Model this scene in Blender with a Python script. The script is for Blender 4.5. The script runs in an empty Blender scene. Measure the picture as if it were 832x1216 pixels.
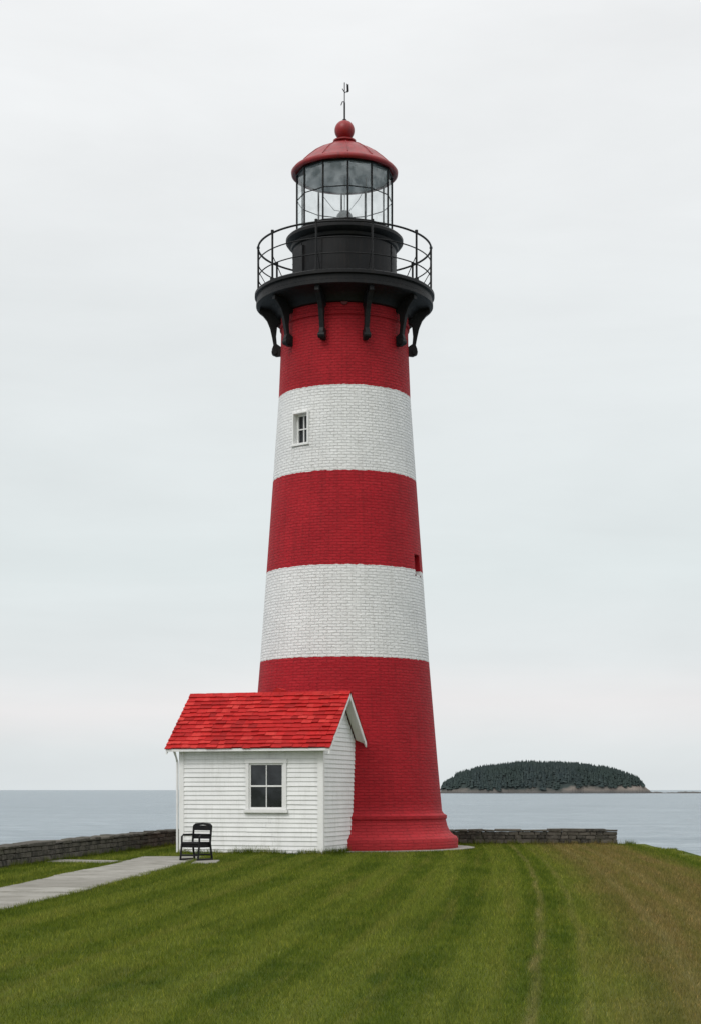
import bpy, math, random
import numpy as np
from mathutils import Vector, Matrix
random.seed(7); rng=np.random.default_rng(7)
scene=bpy.context.scene
col=scene.collection
R=math.radians

# ------------------------------------------------------------ helpers
def empty(name,loc=(0,0,0),rot=(0,0,0)):
    e=bpy.data.objects.new(name,None); e.location=loc; e.rotation_euler=rot
    e.empty_display_size=.2
    col.objects.link(e); return e
def mesh_obj(name,verts,faces,mat,parent=None,smooth=False,angle=35,uvs=None):
    me=bpy.data.meshes.new(name)
    me.from_pydata([tuple(v) for v in verts],[],faces)
    if uvs is not None:
        l=me.uv_layers.new(name="UVMap")
        l.data.foreach_set("uv",np.array(uvs,dtype=np.float32).ravel())
    me.validate(); me.update()
    if smooth:
        me.polygons.foreach_set("use_smooth",[True]*len(me.polygons))
        me.set_sharp_from_angle(angle=R(angle))
    if mat: me.materials.append(mat)
    o=bpy.data.objects.new(name,me); col.objects.link(o)
    if parent: o.parent=parent
    return o
def lathe(name,prof,seg,mat,parent=None,z0=0,rmean=2.3,rot=0,smooth=True,cap=True,angle=35,closed=False):
    V=[];F=[];U=[]
    n=len(prof)
    for (r,z) in prof:
        for i in range(seg):
            a=2*math.pi*i/seg+rot
            V.append((r*math.sin(a),-r*math.cos(a),z+z0))
    rng_=n if closed else n-1
    for j in range(rng_):
        k=(j+1)%n
        for i in range(seg):
            i2=(i+1)%seg
            F.append((j*seg+i,j*seg+i2,k*seg+i2,k*seg+i))
            u0=i/seg*2*math.pi*rmean; u1=(i+1)/seg*2*math.pi*rmean
            U+= [(u0,prof[j][1]),(u1,prof[j][1]),(u1,prof[k][1]),(u0,prof[k][1])]
    if cap and not closed:
        F.append(tuple(reversed(range(seg)))); U+=[(0,0)]*seg
        F.append(tuple((n-1)*seg+i for i in range(seg))); U+=[(0,0)]*seg
    return mesh_obj(name,V,F,mat,parent,smooth,angle,U)
class MB:
    def __init__(s): s.v=[];s.f=[]
    def box(s,x0,x1,y0,y1,z0,z1,M=None,j=0):
        b=len(s.v)
        for p in [(x0,y0,z0),(x1,y0,z0),(x1,y1,z0),(x0,y1,z0),(x0,y0,z1),(x1,y0,z1),(x1,y1,z1),(x0,y1,z1)]:
            p=Vector(p)
            if j: p+=Vector([random.uniform(-j,j) for _ in range(3)])
            if M: p=M@p
            s.v.append(p)
        s.f+=[(b,b+3,b+2,b+1),(b+4,b+5,b+6,b+7),(b,b+1,b+5,b+4),(b+1,b+2,b+6,b+5),(b+2,b+3,b+7,b+6),(b+3,b,b+4,b+7)]
    def poly_extrude(s,pts,t,M):
        n=len(pts);b=len(s.v)
        for yy in (-t/2,t/2):
            for (x,z) in pts: s.v.append(M@Vector((x,yy,z)))
        s.f.append(tuple(b+i for i in range(n)))
        s.f.append(tuple(b+n+i for i in reversed(range(n))))
        for i in range(n):
            k=(i+1)%n
            s.f.append((b+i,b+n+i,b+n+k,b+k))
    def tube(s,pts,r,seg=8,closed=False):
        pts=[Vector(p) for p in pts];n=len(pts);b=len(s.v)
        for i,p in enumerate(pts):
            if closed: d=pts[(i+1)%n]-pts[i-1]
            else: d=pts[min(i+1,n-1)]-pts[max(i-1,0)]
            d.normalize()
            up=Vector((0,0,1)) if abs(d.z)<.95 else Vector((1,0,0))
            a=d.cross(up).normalized(); c=a.cross(d)
            for k in range(seg):
                t=2*math.pi*k/seg
                s.v.append(p+a*r*math.cos(t)+c*r*math.sin(t))
        for i in range(n if closed else n-1):
            i2=(i+1)%n
            for k in range(seg):
                k2=(k+1)%seg
                s.f.append((b+i*seg+k,b+i*seg+k2,b+i2*seg+k2,b+i2*seg+k))
        if not closed:
            s.f.append(tuple(b+k for k in reversed(range(seg))))
            s.f.append(tuple(b+(n-1)*seg+k for k in range(seg)))
    def obj(s,name,mat,parent=None,bevel=0,smooth=False):
        o=mesh_obj(name,s.v,s.f,mat,parent,smooth)
        if bevel:
            m=o.modifiers.new("b",'BEVEL'); m.width=bevel; m.segments=1; m.limit_method='ANGLE'
        return o

# ------------------------------------------------------------ materials
class NT:
    def __init__(s,nt): s.nt=nt
    def n(s,t,inp=None,**kw):
        nd=s.nt.nodes.new(t)
        for k,v in kw.items(): setattr(nd,k,v)
        if inp:
            for k,v in inp.items():
                if isinstance(v,bpy.types.NodeSocket): s.nt.links.new(v,nd.inputs[k])
                else: nd.inputs[k].default_value=v
        return nd
    def math(s,op,a,b=0.0,c=None,clamp=False):
        d={0:a,1:b}
        if c is not None: d[2]=c
        nd=s.n('ShaderNodeMath',d,operation=op); nd.use_clamp=clamp
        return nd.outputs[0]
    def mix(s,f,a,b,mode='MIX'):
        return s.n('ShaderNodeMixRGB',{0:f,1:a,2:b},blend_type=mode).outputs[0]
    def noise(s,vec,scale,detail=4,rough=.55,dist=0):
        return s.n('ShaderNodeTexNoise',{'Vector':vec,'Scale':scale,'Detail':detail,'Roughness':rough,'Distortion':dist}).outputs[0]
    def ramp(s,f,stops,interp='LINEAR'):
        nd=s.n('ShaderNodeValToRGB',{0:f}); cr=nd.color_ramp; cr.interpolation=interp
        while len(cr.elements)>1: cr.elements.remove(cr.elements[-1])
        cr.elements[0].position=stops[0][0]; cr.elements[0].color=(*stops[0][1],1) if len(stops[0][1])==3 else stops[0][1]
        for p,c in stops[1:]:
            e=cr.elements.new(p); e.color=(*c,1)
        return nd.outputs[0]
    def maprange(s,v,a,b,c=0.,d=1.,smooth=False):
        nd=s.n('ShaderNodeMapRange',{0:v,1:a,2:b,3:c,4:d})
        if smooth: nd.interpolation_type='SMOOTHSTEP'
        return nd.outputs[0]
    def mapping(s,vec,scale=(1,1,1),rot=(0,0,0),loc=(0,0,0)):
        return s.n('ShaderNodeMapping',{'Vector':vec,'Scale':scale,'Rotation':rot,'Location':loc}).outputs[0]
def C(r,g,b): return (r,g,b,1)
def G(v): return (v,v,v)
def mat(name,rough=.7,spec=.4,metal=0):
    m=bpy.data.materials.new(name); m.use_nodes=True
    t=NT(m.node_tree); b=m.node_tree.nodes['Principled BSDF']
    b.inputs['Roughness'].default_value=rough
    b.inputs['Specular IOR Level'].default_value=spec
    b.inputs['Metallic'].default_value=metal
    return m,t,b
def link(t,o,i): t.nt.links.new(o,i)
def bump(t,b,h,strength=.5,dist=.02,prev=None):
    d={'Height':h,'Strength':strength,'Distance':dist}
    if prev is not None: d['Normal']=prev
    o=t.n('ShaderNodeBump',d).outputs[0]
    link(t,o,b.inputs['Normal']); return o

def painted(name,colr,rough=.5,var=.15,nscale=3,bstr=.2,bdist=.005,spec=.4,dirt=(.1,.08,.06),dirtamt=.0):
    m,t,b=mat(name,rough,spec)
    pos=t.n('ShaderNodeNewGeometry').outputs['Position']
    n1=t.noise(pos,nscale,5,.6); n2=t.noise(pos,nscale*14,4,.6)
    f=t.maprange(n1,.3,.7,1-var,1+var*.6)
    c=t.mix(1,C(*colr),t.n('ShaderNodeCombineColor',{0:f,1:f,2:f}).outputs[0],'MULTIPLY')
    if dirtamt:
        st=t.noise(t.mapping(pos,(6,6,.7)),1.6,5,.65)
        c=t.mix(t.maprange(st,.5,.8,0,dirtamt),c,C(*dirt))
    link(t,c,b.inputs['Base Color'])
    link(t,t.maprange(n2,.2,.8,rough-.1,rough+.12),b.inputs['Roughness'])
    bump(t,b,n2,bstr,bdist)
    return m

def tower_mat():
    m,t,b=mat('painted_brick',.65,.22)
    uv=t.n('ShaderNodeUVMap').outputs[0]
    pos=t.n('ShaderNodeNewGeometry').outputs['Position']
    wob=t.n('ShaderNodeTexNoise',{'Vector':pos,'Scale':4.5,'Detail':4}).outputs[1]
    uvd=t.n('ShaderNodeVectorMath',{0:uv,1:t.n('ShaderNodeVectorMath',{0:wob,1:(.07,.035,0)},operation='MULTIPLY').outputs[0]},operation='ADD').outputs[0]
    br=t.n('ShaderNodeTexBrick',{'Vector':uvd,'Color1':C(.0,.0,.0),'Color2':C(1,1,1),'Mortar':C(.5,.5,.5),'Scale':1.0,'Mortar Size':.011,'Mortar Smooth':.45,'Bias':0.0,'Brick Width':.24,'Row Height':.082})
    z=t.n('ShaderNodeSeparateXYZ',{0:pos}).outputs[2]
    nz=t.math('MULTIPLY',t.math('SUBTRACT',t.noise(pos,7,3),.5),.07)
    zz=t.math('DIVIDE',t.math('ADD',z,nz),20.0)
    st=t.ramp(zz,[(0,G(0)),(5.33/20,G(1)),(7.93/20,G(0)),(10.58/20,G(1)),(13.03/20,G(0))],'CONSTANT')
    n1=t.noise(pos,1.1,6,.6); n2=t.noise(pos,16,4,.6)
    rag=t.noise(t.mapping(uvd,(5.5,14,1)),1.,6,.7)
    rag2=t.noise(t.mapping(uvd,(1.8,8,1),loc=(7,3,0)),1.,5,.65)
    streak=t.noise(t.mapping(uv,(5,.35,1)),1.2,5,.6)
    rv=t.maprange(n1,.3,.72,.0,1.)
    red=t.mix(rv,C(.305,.005,.012),C(.42,.010,.019))
    red=t.mix(t.maprange(streak,.50,.75,0,.55),red,C(.19,.004,.008))
    red=t.mix(t.maprange(rag,.54,.72,0,.45),red,C(.16,.004,.007))
    red=t.mix(t.maprange(rag2,.56,.72,0,.3),red,C(.48,.028,.035))
    red=t.mix(t.math('MULTIPLY',br.outputs[0],.16),red,C(.52,.03,.035))
    low=t.maprange(z,0,1.4,.5,0)
    red=t.mix(t.math('MULTIPLY',low,n2),red,C(.52,.07,.07))
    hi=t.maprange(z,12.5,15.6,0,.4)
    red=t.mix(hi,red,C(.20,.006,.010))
    wh=t.mix(rv,C(.70,.705,.70),C(.82,.82,.81))
    wh=t.mix(t.maprange(streak,.5,.75,0,.45),wh,C(.55,.54,.52))
    wh=t.mix(t.maprange(rag,.55,.72,0,.5),wh,C(.47,.46,.44))
    wh=t.mix(t.maprange(rag2,.52,.66,0,.4),wh,C(.86,.86,.85))
    wh=t.mix(t.math('MULTIPLY',br.outputs[0],.12),wh,C(.62,.62,.60))
    chip=t.maprange(t.noise(t.mapping(uv,(2.5,9,1)),2.3,6,.75),.66,.72,0,.6)
    wh=t.mix(chip,wh,C(.34,.32,.29))
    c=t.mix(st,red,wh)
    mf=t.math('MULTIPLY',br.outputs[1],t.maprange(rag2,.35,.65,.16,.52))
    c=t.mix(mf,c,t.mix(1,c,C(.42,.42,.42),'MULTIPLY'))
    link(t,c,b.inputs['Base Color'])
    link(t,t.maprange(n2,.2,.8,.55,.8),b.inputs['Roughness'])
    inv=t.math('SUBTRACT',1.,br.outputs[1])
    h=t.math('ADD',t.math('MULTIPLY',inv,.7),t.math('MULTIPLY',br.outputs[0],.4))
    o=bump(t,b,h,.9,.022)
    o=bump(t,b,rag,.8,.032,o)
    bump(t,b,n2,.4,.02,o)
    return m
M_TOWER=tower_mat()
M_BLACK=painted('black_iron_paint',(.0075,.008,.009),.5,.35,3,.2,.006,.22,(.035,.025,.02),.35)
M_REDMETAL=painted('red_metal_paint',(.25,.011,.013),.42,.3,4,.15,.005,.4,(.06,.012,.012),.65)
M_WHITE=painted('white_wood_paint',(.80,.80,.79),.5,.05,3,.25,.004,.35,(.5,.48,.42),.22)
M_SIDE=painted('white_clapboard_paint',(.80,.805,.80),.55,.07,2.5,.3,.004,.3,(.42,.42,.38),.38)
M_TRIMW=painted('window_trim_white',(.76,.76,.75),.5,.06,5,.2,.003)
M_GREY=painted('lantern_ceiling',(.38,.41,.42),.6,.12,3)
M_LAMP=painted('lamp_grey',(.20,.21,.22),.35,.1,3)
M_DARKRED=painted('dark_red_paint',(.10,.008,.01),.6,.2,5)

def shingle_mat():
    m,t,b=mat('red_shingle',.75,.15)
    pos=t.n('ShaderNodeNewGeometry')
    rnd=pos.outputs['Random Per Island']
    n=t.noise(pos.outputs['Position'],38,4,.65); n1=t.noise(pos.outputs['Position'],2.2,5,.6)
    n3=t.noise(t.mapping(pos.outputs['Position'],(9,9,2)),1.,4,.6)
    c=t.ramp(rnd,[(0,(.27,.011,.011)),(.2,(.39,.013,.013)),(.7,(.49,.018,.018)),(1,(.55,.045,.038))])
    c=t.mix(t.maprange(n1,.42,.68,0,.55),c,C(.29,.012,.012))
    c=t.mix(t.maprange(n3,.52,.7,0,.4),c,C(.21,.016,.014))
    c=t.mix(t.maprange(n,.5,.75,0,.5),c,C(.24,.018,.016))
    link(t,c,b.inputs['Base Color']); bump(t,b,n,.8,.012)
    return m
M_SHING=shingle_mat()

def glass_dark():
    m,t,b=mat('window_glass',.06,.5)
    pos=t.n('ShaderNodeNewGeometry').outputs['Position']
    n=t.noise(t.mapping(pos,(1,1,1)),2.2,3)
    link(t,t.mix(t.maprange(n,.4,.7,0,1),C(.008,.01,.012),C(.035,.04,.045)),b.inputs['Base Color'])
    bump(t,b,t.noise(pos,1.5,1),.12,.02)
    return m
M_GLASSD=glass_dark()
def glass_clear():
    m=bpy.data.materials.new('lantern_glass'); m.use_nodes=True
    t=NT(m.node_tree); m.node_tree.nodes.remove(m.node_tree.nodes['Principled BSDF'])
    out=m.node_tree.nodes['Material Output']
    pos=t.n('ShaderNodeNewGeometry').outputs['Position']
    tr=t.n('ShaderNodeBsdfTransparent',{0:C(.95,.965,.965)})
    gl=t.n('ShaderNodeBsdfGlossy',{0:C(.9,.95,.95),1:.05})
    fc=t.n('ShaderNodeLayerWeight',{0:.5}).outputs['Facing']
    f=t.math('MULTIPLY',t.math('POWER',fc,4.),.35)
    f=t.math('ADD',f,t.maprange(t.noise(pos,3,3),.4,.75,.06,.26),clamp=True)
    mx=t.n('ShaderNodeMixShader',{0:f,1:tr.outputs[0],2:gl.outputs[0]})
    link(t,mx.outputs[0],out.inputs[0]); return m
M_GLASS=glass_clear()

def stone_mat():
    m,t,b=mat('weathered_stone',.9,.2)
    g=t.n('ShaderNodeNewGeometry'); pos=g.outputs['Position']
    n=t.noise(pos,9,6,.65); n2=t.noise(pos,45,4,.6)
    c=t.mix(g.outputs['Random Per Island'],C(.035,.033,.028),C(.11,.10,.083))
    c=t.mix(t.maprange(n,.45,.7,0,.7),c,C(.15,.138,.115))
    c=t.mix(t.maprange(t.noise(pos,3,5),.55,.7,0,.6),c,C(.045,.052,.025))
    link(t,c,b.inputs['Base Color'])
    o=bump(t,b,n,.9,.03); bump(t,b,n2,.5,.01,o)
    return m
M_STONE=stone_mat()
def concrete_mat():
    m,t,b=mat('concrete',.9,.25)
    g=t.n('ShaderNodeNewGeometry'); pos=g.outputs['Position']
    n=t.noise(pos,1.6,6,.65); n2=t.noise(pos,60,3,.6)
    c=t.mix(g.outputs['Random Per Island'],C(.20,.19,.165),C(.29,.28,.25))
    c=t.mix(t.maprange(n,.42,.70,0,.75),c,C(.12,.115,.09))
    c=t.mix(t.maprange(n2,.5,.7,0,.3),c,C(.36,.35,.32))
    link(t,c,b.inputs['Base Color']); bump(t,b,n2,.4,.006); return m
M_CONC=concrete_mat()

# lawn colour shared by ground and blades
def lawn_color(t,pos):
    s=t.n('ShaderNodeSeparateXYZ',{0:pos}); x,y=s.outputs[0],s.outputs[1]
    wig=t.math('MULTIPLY',t.math('SUBTRACT',t.noise(pos,.35,3),.5),.9)
    y49=t.math('ADD',y,49.)
    bend=t.math('MULTIPLY',t.math('MULTIPLY',y49,t.math('SUBTRACT',y49,46.)),-.0011)
    u=t.math('SUBTRACT',t.math('SUBTRACT',x,t.math('MULTIPLY',y49,.11)),bend)
    uw=t.math('ADD',u,wig)
    nb=t.noise(pos,.22,5,.6); nm=t.noise(pos,1.7,5,.6); nf=t.noise(pos,14,4,.65)
    streak=t.noise(t.mapping(t.n('ShaderNodeCombineXYZ',{0:u,1:y}).outputs[0],(3.2,.13,1)),1.,5,.6)
    g=t.mix(t.maprange(nb,.35,.65),C(.060,.098,.008),C(.112,.150,.015))
    g=t.mix(t.maprange(nm,.4,.7,0,.55),g,C(.138,.160,.022))
    g=t.mix(t.maprange(nm,.5,.28,0,.5),g,C(.040,.068,.007))
    wig3=t.math('MULTIPLY',t.math('SUBTRACT',t.noise(pos,.8,2),.5),.25)
    ms=t.math('SINE',t.math('MULTIPLY',t.math('ADD',u,wig3),5.2))
    g=t.mix(t.maprange(ms,-.4,.6,0,.52,True),g,C(.165,.195,.030))
    g=t.mix(t.maprange(streak,.5,.68,0,.55),g,C(.165,.165,.036))
    g=t.mix(t.maprange(streak,.46,.32,0,.5),g,C(.044,.074,.007))
    br=t.mix(nm,C(.205,.150,.055),C(.140,.120,.034))
    br=t.mix(t.maprange(nf,.45,.7,0,.5),br,C(.26,.205,.10))
    a=t.maprange(uw,-.1,1.25,0,1,True); bb=t.maprange(uw,2.6,3.5,1,0,True)
    mask=t.math('MULTIPLY',a,bb)
    mask=t.math('MULTIPLY',mask,t.maprange(streak,.3,.55,.5,1.0))
    mask=t.math('MULTIPLY',mask,t.maprange(nm,.3,.55,.65,1))
    c=t.mix(mask,g,br)
    wig2=t.math('MULTIPLY',t.math('SUBTRACT',t.noise(pos,.45,4,.6),.5),.28)
    for u0,w,am in ((-.35,.05,.55),(.10,.05,.3),(1.05,.08,.45),(1.7,.09,.4)):
        d=t.math('ABSOLUTE',t.math('ADD',t.math('SUBTRACT',u,u0),wig2))
        k=t.maprange(d,0,w*1.9,am,0,True)
        k=t.math('MULTIPLY',k,t.maprange(t.noise(pos,.9,4),.36,.58,.15,1))
        c=t.mix(k,c,C(.25,.215,.09))
    return c,nf,nm
def ground_mat():
    m,t,b=mat('lawn_ground',.95,.1)
    pos=t.n('ShaderNodeNewGeometry').outputs['Position']
    c,nf,nm=lawn_color(t,pos)
    c=t.mix(1,c,C(.72,.72,.72),'MULTIPLY')
    c=t.mix(t.maprange(nf,.5,.75,0,.4),c,C(.05,.05,.012))
    z=t.n('ShaderNodeSeparateXYZ',{0:pos}).outputs[2]
    rock=t.mix(t.noise(pos,1.2,6),C(.07,.065,.055),C(.22,.2,.17))
    c=t.mix(t.maprange(z,-.5,-1.3,0,1),c,rock)
    link(t,c,b.inputs['Base Color'])
    o=bump(t,b,nf,.9,.04); bump(t,b,t.noise(pos,90,3),.6,.02,o)
    return m
def blade_mat():
    m,t,b=mat('grass_blades',.75,.12)
    g=t.n('ShaderNodeNewGeometry'); pos=g.outputs['Position']
    c,nf,nm=lawn_color(t,pos)
    r=g.outputs['Random Per Island']
    c=t.mix(1,c,t.ramp(r,[(0,(.6,.65,.6)),(.5,(1.05,1.05,1.0)),(.85,(1.4,1.35,1.25)),(.95,(1.9,1.7,1.6)),(1,(2.6,2.0,2.2))]),'MULTIPLY')
    link(t,c,b.inputs['Base Color'])
    tl=t.n('ShaderNodeBsdfTranslucent',{0:c})
    out=m.node_tree.nodes['Material Output']
    mx=t.n('ShaderNodeMixShader',{0:.3,1:b.outputs[0],2:tl.outputs[0]})
    link(t,mx.outputs[0],out.inputs[0])
    return m
M_GROUND=ground_mat(); M_BLADE=blade_mat()
def sea_mat():
    m,t,b=mat('sea_water',.3,.5)
    pos=t.n('ShaderNodeNewGeometry').outputs['Position']
    n1=t.noise(t.mapping(pos,(.25,.6,1)),1.,5,.6)
    n2=t.noise(t.mapping(pos,(.035,.06,1)),1.,6,.7)
    n3=t.noise(t.mapping(pos,(.0015,.006,1)),1.,5,.65)
    n4=t.noise(t.mapping(pos,(.010,.022,1)),1.,5,.7)
    c=t.mix(t.maprange(n2,.38,.62),C(.075,.12,.15),C(.22,.275,.31))
    c=t.mix(t.maprange(n4,.4,.62,0,.5),c,C(.24,.295,.33))
    c=t.mix(t.maprange(n3,.35,.65,0,.5),c,C(.20,.255,.29))
    c=t.mix(t.maprange(n1,.42,.62,0,.7),c,C(.055,.09,.115))
    link(t,c,b.inputs['Base Color'])
    o=bump(t,b,n1,1.,.8); bump(t,b,n2,.7,1.6,o)
    return m
M_SEA=sea_mat()

# ------------------------------------------------------------ terrain
WL=[(-9.6,-27),(-7.55,-12.2),(-5.3,3.4)]
def wall_x(y):
    (x0,y0),(x1,y1),(x2,y2)=WL
    a=x1+(y-y1)*(x2-x1)/(y2-y1)
    b=x1+(y-y1)*(x0-x1)/(y0-y1)
    return np.where(y>y1,a,b)
def ground_z(x,y):
    back=y-4.3
    right=x-(9.0+np.maximum(0,-14-y)*.9)+.25*np.sin(y*.9)+.15*np.sin(y*2.3+1)
    left=wall_x(y)-x-.5-np.maximum(0,-27-y)*1.2
    s=np.maximum(np.maximum(back,right),left)
    s=np.maximum(s,0)
    return -np.minimum(s*s*.25/(1+s*.25)*1.6,5.5)
xs=np.concatenate([-np.geomspace(400,32,16),np.arange(-30,30.01,.5),np.geomspace(32,400,16)])
ys=np.concatenate([-49-np.geomspace(400,32,14),np.arange(-78,16.01,.5),[18,22,30,50]])
X,Y=np.meshgrid(xs,ys); Z=ground_z(X,Y)
V=np.stack([X,Y,Z],-1).reshape(-1,3); nx=len(xs)
F=[(j*nx+i,j*nx+i+1,(j+1)*nx+i+1,(j+1)*nx+i) for j in range(len(ys)-1) for i in range(nx-1)]
mesh_obj('ground',V.tolist(),F,M_GROUND,smooth=True,angle=80)
S=40000
mesh_obj('sea',[(-S,-S,-3),(S,-S,-3),(S,S,-3),(-S,S,-3)],[(0,1,2,3)],M_SEA)

# ------------------------------------------------------------ path
path=[(-8.1,-45),(-5.75,-28),(-5.10,-21.5),(-4.68,-15),(-4.35,-10),(-4.25,-6.6)]
def resample(pts,step):
    out=[];
    for a,b in zip(pts[:-1],pts[1:]):
        a=Vector(a);b=Vector(b);n=max(1,round((b-a).length/step))
        for i in range(n): out.append(a+(b-a)*i/n)
    out.append(Vector(pts[-1])); return out
def slabs(pts,hw,step,mb,top=.035):
    ps=resample(pts,step)
    for i in range(len(ps)-1):
        a,b=ps[i],ps[i+1]; d=(b-a).normalized(); n=Vector((d.y,-d.x))
        a=a+d*.016; b=b-d*.016
        hh=hw+random.uniform(-.03,.03)
        bb=len(mb.v)
        zs=[top+random.uniform(-.010,.010) for _ in range(4)]
        for z in (0,1):
            for q,p in enumerate((a-n*hh,a+n*hh,b+n*hh,b-n*hh)): mb.v.append((p.x,p.y,zs[q] if z else -.05))
        mb.f+=[(bb+4,bb+5,bb+6,bb+7),(bb,bb+1,bb+5,bb+4),(bb+1,bb+2,bb+6,bb+5),(bb+2,bb+3,bb+7,bb+6),(bb+3,bb,bb+4,bb+7)]
mb=MB()
slabs(path,.82,1.35,mb)
slabs([(-5.25,-9.5),(-7.0,-9.1)],.55,1.2,mb,.03)
slabs([(-3.5,-9.7),(-2.9,-9.7)],.7,.8,mb,.032)
mb.obj('footpath',M_CONC,bevel=.01)
P=[np.array(p) for p in path]
def on_path(x,y,hw=.8):
    m=np.zeros_like(x,bool)
    for a,b in zip(P[:-1],P[1:]):
        d=b-a;L=np.hypot(*d);t=((x-a[0])*d[0]+(y-a[1])*d[1])/L
        s=np.abs((x-a[0])*d[1]-(y-a[1])*d[0])/L
        m|=(t>0)&(t<L)&(s<hw)
    m|=(x>-7.0)&(x<-5.1)&(np.abs(y+9.3)<.5)
    m|=(x>-3.6)&(x<-2.9)&(np.abs(y+9.7)<.68)
    return m

# ------------------------------------------------------------ stone walls
def stone_wall(name,a,b,h=.40,th=.45):
    mb=MB(); a=Vector((a[0],a[1],0));b=Vector((b[0],b[1],0));d=b-a;L=d.length
    ang=math.atan2(d.y,d.x); M=Matrix.Translation(a)@Matrix.Rotation(ang,4,'Z')
    mb.box(.04,L-.04,-th/2+.04,th/2-.04,-.3,h-.06,M)
    z=-.1; hs=[.13,.14,.12,.11]
    for k,hh in enumerate(hs):
        if z>h-.07: break
        for side in (-1,1):
            x=-random.uniform(0,.2)
            while x<L:
                w=random.uniform(.18,.5); x0=max(0,x);x1=min(L,x+w)
                if x1-x0>.05:
                    o=random.uniform(0,.025)
                    y0,y1=(-th/2-o,-.02) if side<0 else (.02,th/2+o)
                    mb.box(x0+.008,x1-.008,y0,y1,z+.006,z+hh-.006,M,.01)
                x+=w
        z+=hh
    x=0
    while x<L:
        w=random.uniform(.35,.9);x1=min(L,x+w)
        if x1-x>.08: mb.box(x+.006,x1-.006,-th/2-.04,th/2+.04,z+.004,z+.075+random.uniform(-.02,.02),M,.013)
        x+=w
    return mb.obj(name,M_STONE,bevel=.012)
stone_wall('stone_wall',WL[1],WL[2])
stone_wall('stone_wall',WL[0],WL[1])
stone_wall('stone_wall',(-5.3,3.65),(8.45,3.5))

# ------------------------------------------------------------ lighthouse
LH=empty('lighthouse')
prof=[(3.22,-.2),(3.28,.02),(3.28,.30),(3.24,.36),(3.13,.42),(3.04,.52),(2.97,.68),(2.93,.86),(2.96,.88),(2.96,.97),(2.87,1.02),(2.82,1.10)]
pts=[(1.1,2.82),(2.5,2.69),(5.4,2.445),(7.95,2.265),(10.6,2.075),(13.05,1.905),(14.5,1.845),(15.0,1.835)]
for k in range(1,60):
    z=1.1+k*(13.85/60)
    r=np.interp(z,[p[0] for p in pts],[p[1] for p in pts]); prof.append((float(r),z))
prof+= [(1.835,15.02),(1.875,15.04),(1.875,15.12),(1.84,15.14),(1.84,15.62)]
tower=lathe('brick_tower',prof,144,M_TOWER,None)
def radial(ang,r,z):
    a=R(ang)
    out=Vector((math.sin(a),-math.cos(a),0)); tan=Vector((math.cos(a),math.sin(a),0))
    return Matrix(((out.x,tan.x,0,out.x*r),(out.y,tan.y,0,out.y*r),(0,0,1,z),(0,0,0,1)))
wins=[(-38,1.99,11.88,.24,.42),(67.5,2.25,8.13,.20,.29)]
cb=MB()
for a,r,z,hw,hh in wins:
    cb.box(-.28,.4,-hw,hw,-hh,hh,radial(a,r,z))
cut=cb.obj('cutter',None)
bm=tower.modifiers.new('cut','BOOLEAN'); bm.object=cut; bm.operation='DIFFERENCE'; bm.solver='EXACT'
bpy.context.view_layer.update()
dg=bpy.context.evaluated_depsgraph_get()
nm=bpy.data.meshes.new_from_object(tower.evaluated_get(dg))
tower.modifiers.clear(); tower.data=nm
nm.set_sharp_from_angle(angle=R(35))
if not nm.materials: nm.materials.append(M_TOWER)
bpy.data.objects.remove(cut)
tower.parent=LH
a,r,z,hw,hh=wins[0]; M=radial(a,r,z)
mb=MB(); t=.05
for (y0,y1,z0,z1) in ((-hw+.003,-hw+t,-hh+.003,hh-.003),(hw-t,hw-.003,-hh+.003,hh-.003),(-hw+t,hw-t,hh-t,hh-.003),(-hw+t,hw-t,-hh+.003,-hh+t),(-.012,.012,-hh+t,hh-t),(-hw+t,-.012,-.015,.015),(.012,hw-t,-.015,.015)):
    mb.box(-.20,-.13,y0,y1,z0,z1,M)
mb.obj('tower_window_frame',M_TRIMW,LH)
mb=MB(); mb.box(-.19,-.175,-hw+.02,hw-.02,-hh+.02,hh-.02,M); mb.obj('tower_window_glass',M_GLASSD,LH)
mb=MB()
mb.box(-.12,.07,-hw-.07,hw+.07,-hh-.07,-hh-.004,M)
mb.box(-.05,.035,-hw-.05,-hw-.003,-hh,hh+.05,M); mb.box(-.05,.035,hw+.003,hw+.05,-hh,hh+.05,M); mb.box(-.05,.037,-hw-.003,hw+.003,hh+.003,hh+.052,M)
mb.obj('tower_window_sill',M_TRIMW,LH,bevel=.006)
a,r,z,hw,hh=wins[1]; M=radial(a,r,z)
mb=MB(); mb.box(-.27,-.24,-hw+.01,hw-.01,-hh+.01,hh-.01,M); mb.obj('slit_window_glass',M_GLASSD,LH)
mb=MB()
mb.box(-.24,-.16,-.02,.02,-hh+.01,hh-.01,M); mb.box(-.235,-.165,-hw+.01,hw-.01,-.02,.02,M)
mb.box(-.1,.02,-hw-.04,hw+.04,-hh-.045,-hh-.004,M)
mb.obj('slit_window_bars',M_DARKRED,LH)
mb=MB(); M=radial(0,1.84,15.38)
mb.tube([M@Vector((-.02,0,0)),M@Vector((.05,0,0))],.10,20); mb.obj('round_vent',M_DARKRED,LH,smooth=True)
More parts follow.
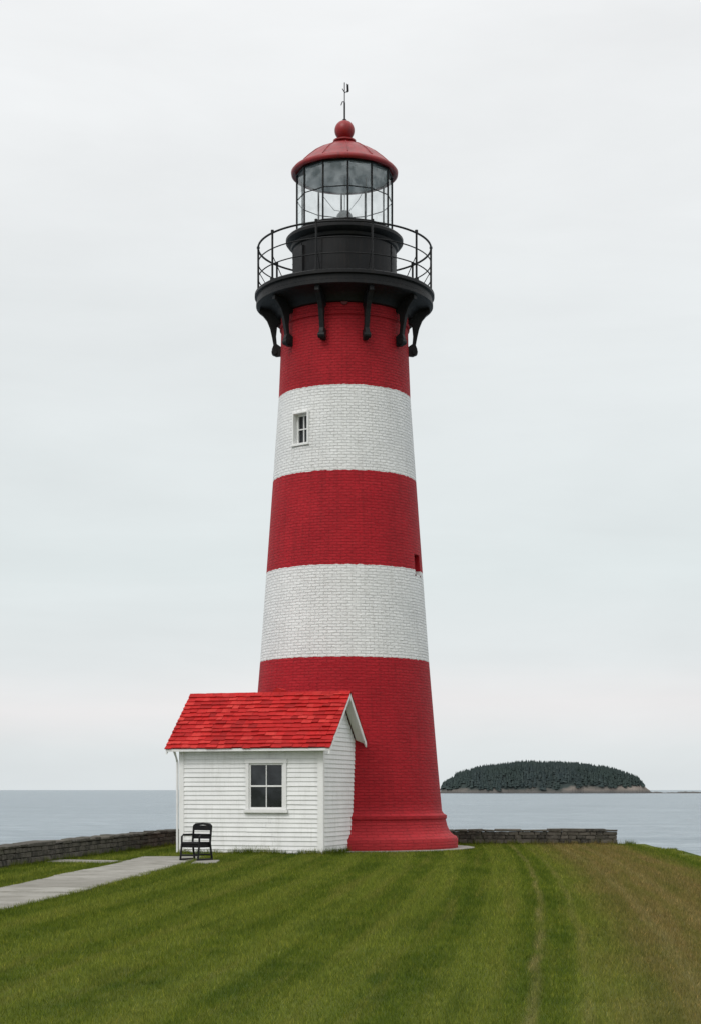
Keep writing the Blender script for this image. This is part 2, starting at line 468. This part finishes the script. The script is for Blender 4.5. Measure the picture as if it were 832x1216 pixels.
# gallery
lathe('gallery_corbel',[(1.86,15.36),(1.93,15.38),(1.99,15.50),(2.16,15.62),(2.42,15.69),(1.7,15.72)],96,M_BLACK,LH)
lathe('gallery_deck',[(1.2,15.71),(2.48,15.68),(2.56,15.71),(2.56,15.80),(2.53,15.83),(2.53,15.95),(2.60,15.98),(2.60,16.06),(2.56,16.09),(1.2,16.10)],96,M_BLACK,LH)
mb=MB()
bp=[(1.80,15.66),(2.46,15.69),(2.47,15.56),(2.38,15.50),(2.25,15.34),(2.16,15.12),(2.10,14.85),(2.06,14.62),(2.10,14.52),(2.11,14.42),(2.06,14.34),(1.98,14.30),(1.80,14.32),(1.80,14.55),(1.96,14.66),(1.98,14.9),(1.95,15.2),(1.80,15.3)]
for k in range(10):
    mb.poly_extrude(bp,.13,radial(18+36*k,0,0))
    Mk=radial(18+36*k,2.03,14.42)
    mb.tube([Mk@Vector((0,-.1,0)),Mk@Vector((0,.1,0))],.085,14)
mb.obj('gallery_brackets',M_BLACK,LH,bevel=.008)
# railing
mb=MB(); rr=2.5
for zz,tr in ((17.42,.030),(16.98,.018),(16.54,.018)):
    mb.tube([(rr*math.sin(2*math.pi*i/80),-rr*math.cos(2*math.pi*i/80),zz) for i in range(80)],tr,8,True)
for k in range(10):
    a=R(18+36*k);x,y=rr*math.sin(a),-rr*math.cos(a)
    mb.tube([(x,y,16.02),(x,y,17.46)],.030,8)
    mb.tube([(x,y,16.06),(x,y,16.14)],.07,10)
    mb.tube([(x,y,17.44),(x,y,17.50)],.045,8)
    mb.tube([(x*.84,y*.84,16.1),(x*.99,y*.99,16.75)],.013,6)
mb.obj('gallery_railing',M_BLACK,LH,smooth=True)
# drum
lathe('lantern_drum',[(1.56,16.09),(1.56,16.22),(1.50,16.25),(1.49,17.35),(1.54,17.38),(1.56,17.46),(1.64,17.50),(1.70,17.58),(1.70,17.66),(1.66,17.70),(1.50,17.76),(1.43,17.80),(1.43,17.84),(.3,17.85)],96,M_BLACK,LH)
mb=MB()
for k in range(12):
    M=radial(4+30*k,1.49,16.8); mb.box(-.01,.018,-.03,.03,-.54,.54,M)
    for q in range(7):
        mb.box(.018,.026,-.011,.011,-.5+q*.16,-.478+q*.16,M)
M=radial(-62,1.49,16.75); mb.box(-.02,.035,-.30,.30,-.48,.5,M)
mb.obj('drum_straps',M_BLACK,LH)
# lantern glazing
gr=1.38; rot=R(4)
def gp(k,z,r=gr):
    a=rot+2*math.pi*k/12; return Vector((r*math.sin(a),-r*math.cos(a),z))
mb=MB()
for k in range(12):
    mb.tube([gp(k,17.84),gp(k,19.6)],.030,6)
    for zz,tr in ((17.87,.03),(18.80,.014),(19.54,.03)):
        mb.tube([gp(k,zz),gp(k+1,zz)],tr,6)
mb.obj('lantern_mullions',M_BLACK,LH)
V=[];F=[]
for k in range(12): V+= [gp(k,17.86,1.372),gp(k,19.56,1.372)]
for k in range(12):
    k2=(k+1)%12; F.append((2*k,2*k2,2*k2+1,2*k+1))
mesh_obj('lantern_glass',V,F,M_GLASS,LH)
lathe('lantern_ceiling',[(1.345,19.535),(1.35,19.57),(.1,19.572)],48,M_GREY,LH,cap=True)
lathe('lamp_pedestal',[(.32,17.85),(.30,18.02),(.12,18.06),(.12,18.12),(.24,18.14),(.25,18.3),(.22,18.42),(.13,18.52),(.03,18.56)],32,M_LAMP,LH)
mb=MB()
for sx in (-.62,.62):
    mb.tube([(sx,.1,17.85),(sx,.1,19.54)],.018,6)
mb.tube([(0,0,18.55),(0,0,19.54)],.014,6)
mb.tube([(-.62,.1,19.0),(-.3,.1,18.6),(.1,0,18.5)],.009,6)
mb.tube([(.62,.1,19.3),(.4,.1,18.9),(.1,0,18.5)],.009,6)
mb.obj('lamp_stays',M_LAMP,LH)
# roof
lathe('lantern_roof',[(1.36,19.58),(1.50,19.54),(1.54,19.57),(1.55,19.64),(1.50,19.70),(1.40,19.76),(1.22,19.93),(.98,20.13),(.72,20.29),(.46,20.41),(.30,20.47),(.27,20.52),(.33,20.54),(.33,20.58),(.22,20.60),(.15,20.66),(.02,20.68)],96,M_REDMETAL,LH,angle=50)
mb=MB()
rp=[(1.40,19.76),(1.22,19.93),(.98,20.13),(.72,20.29),(.46,20.41),(.32,20.47)]
for k in range(12):
    a=rot+2*math.pi*k/12
    mb.tube([(r*math.sin(a),-r*math.cos(a),z+.004) for r,z in rp],.016,6)
mb.obj('roof_ribs',M_REDMETAL,LH,smooth=True)
lathe('roof_ball',[(max(.01,.29*math.sin(math.pi*i/20)),20.88-.29*math.cos(math.pi*i/20)) for i in range(21)],48,M_REDMETAL,LH,angle=60)
mb=MB()
mb.tube([(0,0,21.12),(0,0,21.7)],.025,8); mb.tube([(0,0,21.68),(0,0,22.28)],.014,8)
mb.tube([(-.10,0,21.62),(-.06,0,21.72),(.0,0,21.72)],.014,6)
mb.tube([(0,0,21.98),(.07,0,22.02),(.10,0,22.2),(.06,0,22.24)],.013,6)
mb.tube([(0,0,22.0),(-.06,0,22.1)],.012,6)
mb.tube([(0,-.12,21.80),(0,.12,21.80)],.012,6)
mb.poly_extrude([(.07,21.98),(.13,22.02),(.12,22.24),(.06,22.20)],.012,Matrix())
mb.tube([(0,0,21.10),(0,0,21.2)],.06,12)
mb.obj('weather_vane',M_BLACK,LH)
pad=[(3.78*math.cos(R(a)),3.78*math.sin(R(a))) for a in range(0,360,15)]
n=len(pad)
V=[(x,y,-.05) for x,y in pad]+[(x,y,.04) for x,y in pad]
F=[tuple(n+i for i in range(n))]+[(i,(i+1)%n,n+(i+1)%n,n+i) for i in range(n)]
mesh_obj('concrete_apron',V,F,M_CONC,LH)

# ------------------------------------------------------------ cottage
HX,HY,HA=-.555,-5.2,R(-18)
H=empty('white_cottage',(HX,HY,0),(0,0,HA))
LW,DW=4.0,2.8; EZ,RZ=2.80,4.32; OV=.30
sl=(RZ-EZ)/(DW/2+OV)
def roof_z(y): return EZ+sl*((y+OV) if y<=DW/2 else (DW-y+OV))
WX0,WX1,WZ0,WZ1=-2.03,-1.07,1.2,2.4
core=MB()
th=.1
core.box(-LW,WX0,.02,.02+th,-.1,2.98); core.box(WX1,-.0-.02,.02,.02+th,-.1,2.98)
core.box(WX0,WX1,.021,.02+th,-.1,WZ0); core.box(WX0,WX1,.021,.02+th,WZ1,2.98)
core.box(-LW,-.02,DW-.12,DW-.02,-.1,2.9)
core.obj('wall_core',M_SIDE,H)
for nm_,x0,x1 in (('gable_core',-.12,-.02),('gable_core',-LW+.02,-LW+.12)):
    pts_=[(.13,-.1),(DW-.13,-.1),(DW-.13,roof_z(.13)-.1),(DW/2,RZ-.12),(.13,roof_z(.13)-.1)]
    V=[(x,y,z) for x in (x0,x1) for y,z in pts_]
    F=[(0,1,2,3,4),(9,8,7,6,5)]+[(i,5+i,5+(i+1)%5,(i+1)%5) for i in range(5)]
    mesh_obj(nm_,V,F,M_SIDE,H)
cl=MB(); rh=.12
def board(p0,p1,nrm,z0,z1):
    p0=Vector(p0);p1=Vector(p1);n=Vector(nrm)
    o=.026+random.uniform(-.004,.004); b=len(cl.v)
    for p in (p0,p1):
        dz=random.uniform(-.005,.005)
        cl.v+= [(*(p+n*o),z0+dz),(*(p+n*.004),z1),(*(p+n*0),z0+dz),(*(p-n*.015),z1)]
    cl.f+=[(b,b+4,b+5,b+1),(b,b+2,b+6,b+4),(b,b+1,b+3,b+2),(b+4,b+6,b+7,b+5)]
def run(p0,p1,nrm,z0,z1):
    a=Vector(p0);b=Vector(p1)
    if (b-a).length>2.2:
        f=random.uniform(.3,.7); m=a+(b-a)*f; g=(b-a).normalized()*.002
        board(a,m-g,nrm,z0,z1); board(m+g,b,nrm,z0,z1)
    else: board(a,b,nrm,z0,z1)
k=0
while k*rh<2.98:
    z0=k*rh; z1=z0+rh
    if z0>=WZ0-.01 and z1<=WZ1+.01:
        run((-LW+.1,0),(WX0-.02,0),(0,-1),z0,z1); run((WX1+.02,0),(-.12,0),(0,-1),z0,z1)
    else: run((-LW+.1,0),(-.12,0),(0,-1),z0,z1)
    k+=1
k=0
while k*rh<RZ-.15:
    z0=k*rh;z1=z0+rh
    zt=z1+.05
    y0=.1; y1=DW-.1
    if zt>roof_z(0):
        d=(zt-EZ)/sl-OV; y0=max(.1,d); y1=min(DW-.1,DW-d)
    if y1-y0>.05:
        board((0,y0),(0,y1),(1,0),z0,z1); board((-LW,y1),(-LW,y0),(-1,0),z0,z1)
    k+=1
cl.obj('clapboards',M_SIDE,H)
tr=MB()
e=.034
tr.box(-.125,e,-e,-.002,-.02,2.9); tr.box(.002,e-.001,-.002,.10,-.02,2.93)
tr.box(-LW-e,-LW+.105,-e,-.002,-.02,2.9); tr.box(-LW-e+.001,-LW-.002,-.002,.10,-.02,2.93)
tr.box(-LW+.105,-.125,-e+.004,0.0,-.02,.07)
tr.box(-LW-.2,.2,-OV+.03,-.0,EZ-.06,EZ-.035)
tr.box(-LW-OV,OV,-OV-.005,-OV+.025,EZ-.085,EZ-.012)
tr.obj('corner_boards',M_WHITE,H,bevel=.004)
dp=MB(); dp.tube([(-LW-.09,-.02,.03),(-LW-.09,-.02,2.45),(-LW-.09,-.16,2.66),(-LW-.09,-.24,2.74)],.032,10)
dp.obj('downpipe',M_TRIMW,H,smooth=True)
rk=MB()
def slabpair(mbx,x0,x1,zo0,zo1):
    for sgn in (0,1):
        pts_=[(-OV,EZ+zo0),(DW/2,RZ+zo0),(DW/2,RZ+zo1),(-OV,EZ+zo1)]
        if sgn: pts_=[(DW-y,z) for y,z in pts_]
        V=[Vector((x,y,z)) for x in (x0,x1) for y,z in pts_]; b=len(mbx.v); mbx.v+=V
        mbx.f+=[(b,b+1,b+2,b+3),(b+7,b+6,b+5,b+4)]+[(b+i,b+4+i,b+4+(i+1)%4,b+(i+1)%4) for i in range(4)]
for x0,x1 in ((OV-.035,OV),(-LW-OV,-LW-OV+.035)): slabpair(rk,x0,x1,-.16,-.01)
for x0,x1 in ((0.04,OV-.037),(-LW-OV+.037,-LW-.04)): slabpair(rk,x0,x1,-.075,-.055)
rk.obj('bargeboards',M_WHITE,H)
wf=MB(); fw=.09
wf.box(WX0-fw,WX0+.0,-.055,.01,WZ0-.02,WZ1+.0); wf.box(WX1,WX1+fw,-.055,.01,WZ0-.02,WZ1)
wf.box(WX0-fw-.02,WX1+fw+.02,-.062,.01,WZ1+.002,WZ1+.11); wf.box(WX0-fw-.04,WX1+fw+.04,-.10,.01,WZ0-.10,WZ0-.022)
s_=.045
wf.box(WX0+.003,WX0+s_,-.02,.03,WZ0-.018,WZ1); wf.box(WX1-s_,WX1-.003,-.02,.03,WZ0-.018,WZ1)
wf.box(WX0+s_,WX1-s_,-.02,.03,WZ1-s_,WZ1-.002); wf.box(WX0+s_,WX1-s_,-.02,.03,WZ0-.018,WZ0+s_)
zm=(WZ0+WZ1)/2; xm=(WX0+WX1)/2
wf.box(WX0+s_,WX1-s_,-.024,.03,zm-.022,zm+.022)
wf.box(xm-.012,xm+.012,-.014,.028,zm+.022,WZ1-s_); wf.box(xm-.012,xm+.012,-.014,.028,WZ0+s_,zm-.022)
wf.obj('window_frame',M_TRIMW,H,bevel=.003)
mb=MB(); mb.box(WX0+.01,WX1-.01,.008,.016,WZ0,WZ1-.01); mb.obj('window_glass',M_GLASSD,H)
rd=MB()
x0,x1=-LW-OV,OV
slabpair(rd,x0+.036,x1-.036,-.05,-.012)
rd.obj('roof_deck',M_DARKRED,H)
sh=MB()
ang=math.atan(sl); SL=(DW/2+OV)/math.cos(ang); ex=.165
for sgn in (0,1):
    if sgn==0: M=Matrix.Translation((0,-OV,EZ))@Matrix.Rotation(ang,4,'X')
    else: M=Matrix.Translation((0,DW+OV,EZ))@Matrix.Rotation(math.pi,4,'Z')@Matrix.Rotation(ang,4,'X')
    row=0
    while row*ex<SL-.02:
        s0=row*ex-.02; s1=min(s0+ex+.05,SL-.005)
        x=x0-.02-random.uniform(0,.15)
        while x<x1+.02:
            w=random.uniform(.17,.34); xa=max(x,x0-.02); xb=min(x+w,x1+.02)
            if xb-xa>.03:
                j=random.uniform(-.024,.014); t0=.032+random.uniform(-.008,.014)
                if random.random()<.06: t0+=.02
                b=len(sh.v)
                xA,xB=(xa,xb) if sgn==0 else (-xb,-xa)
                j2=j+random.uniform(-.008,.008)
                for (xx,ss,zz) in ((xA+.003,s0+j,.012),(xB-.003,s0+j2,.012),(xB-.003,s1,-.006),(xA+.003,s1,-.006),(xA+.003,s0+j,.012+t0),(xB-.003,s0+j2,.012+t0*random.uniform(.6,1.25)),(xB-.003,s1,.004),(xA+.003,s1,.004)):
                    sh.v.append(M@Vector((xx,ss,zz)))
                sh.f+=[(b,b+3,b+2,b+1),(b+4,b+5,b+6,b+7),(b,b+1,b+5,b+4),(b+1,b+2,b+6,b+5),(b+2,b+3,b+7,b+6),(b+3,b,b+4,b+7)]
            x+=w
        row+=1
x=x0-.02
while x<x1:
    for sgn in (0,1):
        M=Matrix.Translation((0,DW/2,RZ+.016))@Matrix.Rotation(ang if not sgn else -ang,4,'X')
        if sgn==0: sh.box(x,min(x+.235,x1+.02),-.14,.004,.0,.022,M,.004)
        else: sh.box(x,min(x+.235,x1+.02),-.004,.14,.0,.022,M,.004)
    x+=.24
sh.obj('roof_shingles',M_SHING,H)
fl=MB(); fl.poly_extrude([(-2.05,RZ-.1),(-1.80,RZ+.16),(-1.66,RZ+.10),(-1.62,RZ-.1)],.5,Matrix.Translation((0,DW/2+.27,0)))
fl.obj('roof_flashing',M_SHING,H)

# ------------------------------------------------------------ metal chair
CH=empty('metal_chair',(-3.50,-8.95,.034),(0,0,R(-32)))
mb=MB()
hw=.26
for sx in (-1,1):
    mb.tube([(sx*hw,.30,0),(sx*hw,.22,.40),(sx*hw,.27,.80)],.026,8)
    mb.tube([(sx*hw,-.26,0),(sx*hw,-.20,.40),(sx*hw,-.20,.56),(sx*hw,-.14,.60),(sx*hw,.24,.60)],.024,8)
    mb.tube([(sx*hw,-.27,.02),(sx*hw,.30,.02)],.022,8)
mb.tube([(-hw,.27,.80),(-hw*.8,.285,.84),(0,.29,.86),(hw*.8,.285,.84),(hw,.27,.80)],.030,8)
mb.tube([(-hw,-.2,.40),(hw,-.2,.40)],.024,8); mb.tube([(-hw,.22,.40),(hw,.22,.40)],.024,8)
mb.tube([(-hw,.29,.12),(hw,.29,.12)],.02,8)
mb.tube([(-hw,-.25,.12),(hw,-.25,.12)],.02,8)
mb.obj('frame',M_BLACK,CH,smooth=True)
mb=MB()
for i in range(7): mb.box(-hw,hw,-.2+i*.062,-.145+i*.062,.395,.43)
mb.box(-hw+.02,hw-.02,-.2,.22,.30,.385)
mb.obj('seat',M_BLACK,CH)
mb=MB()
for zz in (.50,.70): mb.box(-hw,hw,.228+.06*(zz-.4)*1.,.25+.06*(zz-.4),zz,zz+.12)
mb.obj('backrest',M_BLACK,CH)

# ------------------------------------------------------------ grass blades
def house_mask(x,y,m=0.0):
    c,s=math.cos(-HA),math.sin(-HA)
    lx=(x-HX)*c-(y-HY)*s; ly=(x-HX)*s+(y-HY)*c
    return (lx>-LW-m)&(lx<m)&(ly>-m)&(ly<DW+m)
def blades(n,x,y,h,w,lean):
    az=rng.uniform(0,2*np.pi,n); la=rng.uniform(0,2*np.pi,n); ln=rng.uniform(0,lean,n)*h
    dx,dy=np.cos(az)*w/2,np.sin(az)*w/2
    z=np.full(n,-.005)
    v=np.empty((n,3,3),np.float32)
    v[:,0]=np.stack([x-dx,y-dy,z],-1); v[:,1]=np.stack([x+dx,y+dy,z],-1)
    v[:,2]=np.stack([x+np.cos(la)*ln,y+np.sin(la)*ln,h],-1)
    return v
N=600000
d=(np.sqrt(10.5)+rng.uniform(0,1,N)*(np.sqrt(54)-np.sqrt(10.5)))**2
x=.17+rng.uniform(-1,1,N)*(.25*d+.4); y=-49+d
ok=~on_path(x,y,.79)&~house_mask(x,y)&(np.hypot(x,y)>3.8)&(ground_z(x,y)>-.001)&(x>wall_x(y)+.22)&(y<3.3)
x,y,d=x[ok],y[ok],d[ok]; n=len(x)
clump=.5+.5*np.sin(x*3.1+np.sin(y*2.3)*2)*np.sin(y*1.7+np.sin(x*2.9)*2)
cl2=np.clip(np.sin(x*9+np.sin(y*7)*2)*np.sin(y*8.3+np.sin(x*6)*2),0,1)
h=(.016+.022*rng.random(n)+.010*clump+.014*cl2)*np.clip(d/14,1,1.6); w=.0055*(d/12)**.8*rng.uniform(.7,1.3,n)
B=[blades(n,x,y,h,w,1.1)]
def tufts(pa,pb,n,spread,hh):
    pa=np.array(pa);pb=np.array(pb); t=rng.random(n)
    cl_=.5+.5*np.sin(t*37+np.sin(t*91)*2)
    x=pa[0]+(pb[0]-pa[0])*t+rng.normal(0,spread,n); y=pa[1]+(pb[1]-pa[1])*t+rng.normal(0,spread,n)
    h=hh*(.35+.65*rng.random(n))*(.4+.8*cl_)
    ok=~house_mask(x,y,.01)&(np.hypot(x,y)>3.3)
    x,y,h=x[ok],y[ok],h[ok]
    return blades(len(x),x,y,h,np.full(len(x),.011),.6)
def hw_(lx,ly):
    c,s=math.cos(HA),math.sin(HA); return (HX+lx*c-ly*s,HY+lx*s+ly*c)
B.append(tufts(hw_(-LW,-.06),hw_(0,-.06),3000,.045,.16))
B.append(tufts(hw_(.06,0),hw_(.06,2.0),1200,.04,.22))
B.append(tufts(hw_(-2.4,-.08),hw_(-1.2,-.08),900,.05,.26))
B.append(tufts(hw_(-.5,-.08),hw_(.1,-.02),700,.05,.20))
B.append(tufts((WL[1][0]+.27,WL[1][1]),(WL[2][0]+.27,WL[2][1]),3200,.05,.17))
B.append(tufts((3.2,3.2),(8.5,3.2),2200,.05,.18))
B.append(tufts((8.75,3.3),(8.8,2.6),300,.1,.2))
for a_,b_ in zip(path[:-1],path[1:]):
    for s_ in (-.82,.82):
        B.append(tufts((a_[0]+s_,a_[1]),(b_[0]+s_,b_[1]),1500,.04,.09))
arc=np.linspace(-75,85,26)
for a0,a1 in zip(arc[:-1],arc[1:]):
    B.append(tufts((3.82*math.sin(R(a0)),-3.82*math.cos(R(a0))),(3.82*math.sin(R(a1)),-3.82*math.cos(R(a1))),90,.03,.08))
Vv=np.concatenate(B).reshape(-1,3); nt=len(Vv)//3
me=bpy.data.meshes.new('grass'); me.vertices.add(len(Vv)); me.vertices.foreach_set('co',Vv.ravel())
me.loops.add(len(Vv)); me.loops.foreach_set('vertex_index',np.arange(len(Vv),dtype=np.int32))
me.polygons.add(nt); me.polygons.foreach_set('loop_start',np.arange(0,nt*3,3,dtype=np.int32))
me.update(calc_edges=True); me.materials.append(M_BLADE)
go=bpy.data.objects.new('grass',me); col.objects.link(go)

# ------------------------------------------------------------ island
IX,IY=272.,2300.
HL=148.
def isl_mat():
    m,t,b=mat('island_bluff',1,.05)
    pos=t.n('ShaderNodeNewGeometry').outputs['Position']
    s=t.n('ShaderNodeSeparateXYZ',{0:pos}); z=s.outputs[2]
    n=t.noise(t.mapping(pos,(.05,.05,.18)),1.,5,.6)
    n_=t.noise(t.mapping(pos,(.02,.02,.05)),1.,4,.6)
    c=t.mix(n,C(.13,.115,.105),C(.30,.26,.225))
    c=t.mix(t.maprange(z,2.5,-1.5,0,.75),c,C(.085,.09,.092))
    gr_=t.math('ADD',z,t.math('MULTIPLY',n_,22.))
    gr_=t.math('SUBTRACT',gr_,t.maprange(s.outputs[0],IX+10,IX+90,0,6))
    c=t.mix(t.maprange(gr_,11,16,0,1),c,C(.045,.058,.056))
    link(t,c,b.inputs['Base Color']); return m
def tree_mat():
    m,t,b=mat('distant_conifers',1,.02)
    g=t.n('ShaderNodeNewGeometry')
    c=t.mix(g.outputs['Random Per Island'],C(.036,.050,.052),C(.056,.072,.070))  # greyed greens: haze over the distance is mixed into the foliage colour
    c=t.mix(t.maprange(t.noise(g.outputs['Position'],.03,4),.4,.65,0,.6),c,C(.044,.062,.054))
    link(t,c,b.inputs['Base Color']); return m
def top_h(xn):
    return np.interp(xn,[-1,-.96,-.85,-.6,-.2,.25,.6,.8,.9,1],[0,10,19,29,36,34,27,17,11,0])
def isl_z(x,y):
    xn=(x-IX)/HL
    wav=.08*np.sin(x*.05)+.05*np.sin(x*.13+1)
    yn=np.abs(y-IY)/(80*np.sqrt(np.clip(1-xn**2,.02,1)))
    prof_=np.clip((1.0+wav-yn)*4.5,-1,1)
    prof_=np.where(prof_>0,prof_**.6,prof_)
    h=top_h(np.clip(xn,-1,1))*prof_*(1-.25*np.clip(yn,0,1))
    spit=np.where((x>IX+120)&(np.abs(y-IY)<18),1.4+.7*np.sin(x*.11)+.4*np.sin(x*.37),-6)*1.0
    spit2=np.where((x<IX-130)&(x>IX-158)&(np.abs(y-IY)<14),1.6+.5*np.sin(x*.3),-6)
    h=np.where(np.abs(xn)>1,-6,h)
    return np.maximum(np.maximum(h,spit),spit2)-3.0
xs=np.linspace(IX-170,IX+330,250); ys=np.linspace(IY-100,IY+100,60)
X,Y=np.meshgrid(xs,ys); Z=isl_z(X,Y)+rng.normal(0,.3,X.shape)
Z=np.where(Z<-6,-7,Z); nx=len(xs)
F=[(j*nx+i,j*nx+i+1,(j+1)*nx+i+1,(j+1)*nx+i) for j in range(len(ys)-1) for i in range(nx-1)]
mesh_obj('island',np.stack([X,Y,Z],-1).reshape(-1,3).tolist(),F,isl_mat())
V=[];F=[]
cnt=0
while cnt<4200:
    x=IX+random.uniform(-1,1)*(HL-3); y=IY+random.uniform(-82,80); z=float(isl_z(np.array(x),np.array(y)))
    xn=(x-IX)/HL
    lim=2.5+2.5*math.sin(x*.09)*.6 if xn<.2 else 6.0+1.5*math.sin(x*.1)
    if z<lim: continue
    if xn>.86 and random.random()<.6: continue
    cnt+=1
    H_=random.uniform(7,12.5)*(1.0 if abs(xn)<.85 else .7); rad=random.uniform(2.6,4.2)
    tiers=4; sg=6; rt=random.uniform(0,6)
    for k in range(tiers):
        zb=z-1+H_*(.05+.22*k); zt=z+min(H_,H_*(.42+.22*k)); rk_=rad*(1-.2*k)*random.uniform(.8,1.15)
        b=len(V)
        ox,oy=random.uniform(-.3,.3),random.uniform(-.3,.3)
        for i in range(sg):
            a=rt+k+i*2*math.pi/sg; rj=rk_*random.uniform(.65,1.2)
            V.append((x+ox+rj*math.cos(a),y+oy+rj*math.sin(a),zb+random.uniform(-.7,.5)))
        V.append((x+ox*.3,y+oy*.3,zt))
        F+=[(b+i,b+(i+1)%sg,b+sg) for i in range(sg)]
mesh_obj('conifer_forest',V,F,tree_mat())

# ------------------------------------------------------------ world
w=bpy.data.worlds.new('World'); scene.world=w; w.use_nodes=True
t=NT(w.node_tree); bg=w.node_tree.nodes['Background']
SE,SR=R(48),R(215)
sky=t.n('ShaderNodeTexSky'); sky.sky_type='NISHITA'; sky.sun_disc=False
sky.sun_elevation=SE; sky.sun_rotation=SR; sky.dust_density=3; sky.air_density=1
tc=t.n('ShaderNodeTexCoord').outputs['Generated']
z=t.n('ShaderNodeSeparateXYZ',{0:tc}).outputs[2]
warp=t.math('MULTIPLY',t.math('SUBTRACT',t.noise(t.mapping(tc,(1.5,1.5,6)),1.4,4),.5),.05)
zw=t.math('ADD',z,warp)
base=t.ramp(zw,[(0,(.74,.785,.80)),(.02,(.775,.815,.825)),(.045,(.86,.85,.855)),(.075,(.775,.81,.82)),(.13,(.735,.79,.795)),(.22,(.795,.835,.84)),(.34,(.86,.88,.885)),(.45,(.91,.92,.925)),(1,(.92,.93,.935))])
cl1=t.noise(t.mapping(tc,(1.6,1.6,9)),1.5,6,.55,.4)
cl2=t.noise(t.mapping(tc,(2.5,2.5,5)),2.0,5,.55,.2)
k=t.math('ADD',t.maprange(cl1,.3,.7,-.05,.05),t.maprange(cl2,.3,.7,-.025,.025))
k=t.math('ADD',k,1.0)
zen=t.maprange(z,.45,.9,1.,1.6,True)
k=t.math('MULTIPLY',k,zen)
k=t.math('MULTIPLY',k,10.2)
kc=t.n('ShaderNodeCombineColor',{0:k,1:k,2:k}).outputs[0]
cloud=t.mix(1,base,kc,'MULTIPLY')
fin=t.mix(.95,sky.outputs[0],cloud)
link(t,fin,bg.inputs[0]); bg.inputs[1].default_value=.1

sd=bpy.data.lights.new('sun','SUN'); sd.energy=1.3; sd.angle=R(22); sd.color=(1,.97,.93)
so=bpy.data.objects.new('sun',sd); col.objects.link(so)
az=SR
dirv=Vector((math.sin(az)*math.cos(SE),math.cos(az)*math.cos(SE),math.sin(SE)))
so.rotation_euler=dirv.to_track_quat('Z','Y').to_euler(); so.location=dirv*60

# ------------------------------------------------------------ camera
cd=bpy.data.cameras.new('camera'); co=bpy.data.objects.new('camera',cd); col.objects.link(co)
co.location=(.17,-49,1.7); co.rotation_euler=(R(90),0,0)
cd.sensor_width=36; cd.sensor_fit='AUTO'; cd.lens=36*2000/1216; cd.shift_y=.2714
cd.clip_start=.1; cd.clip_end=90000
scene.camera=co
scene.view_settings.view_transform='Standard'; scene.view_settings.look='None'; scene.view_settings.exposure=0
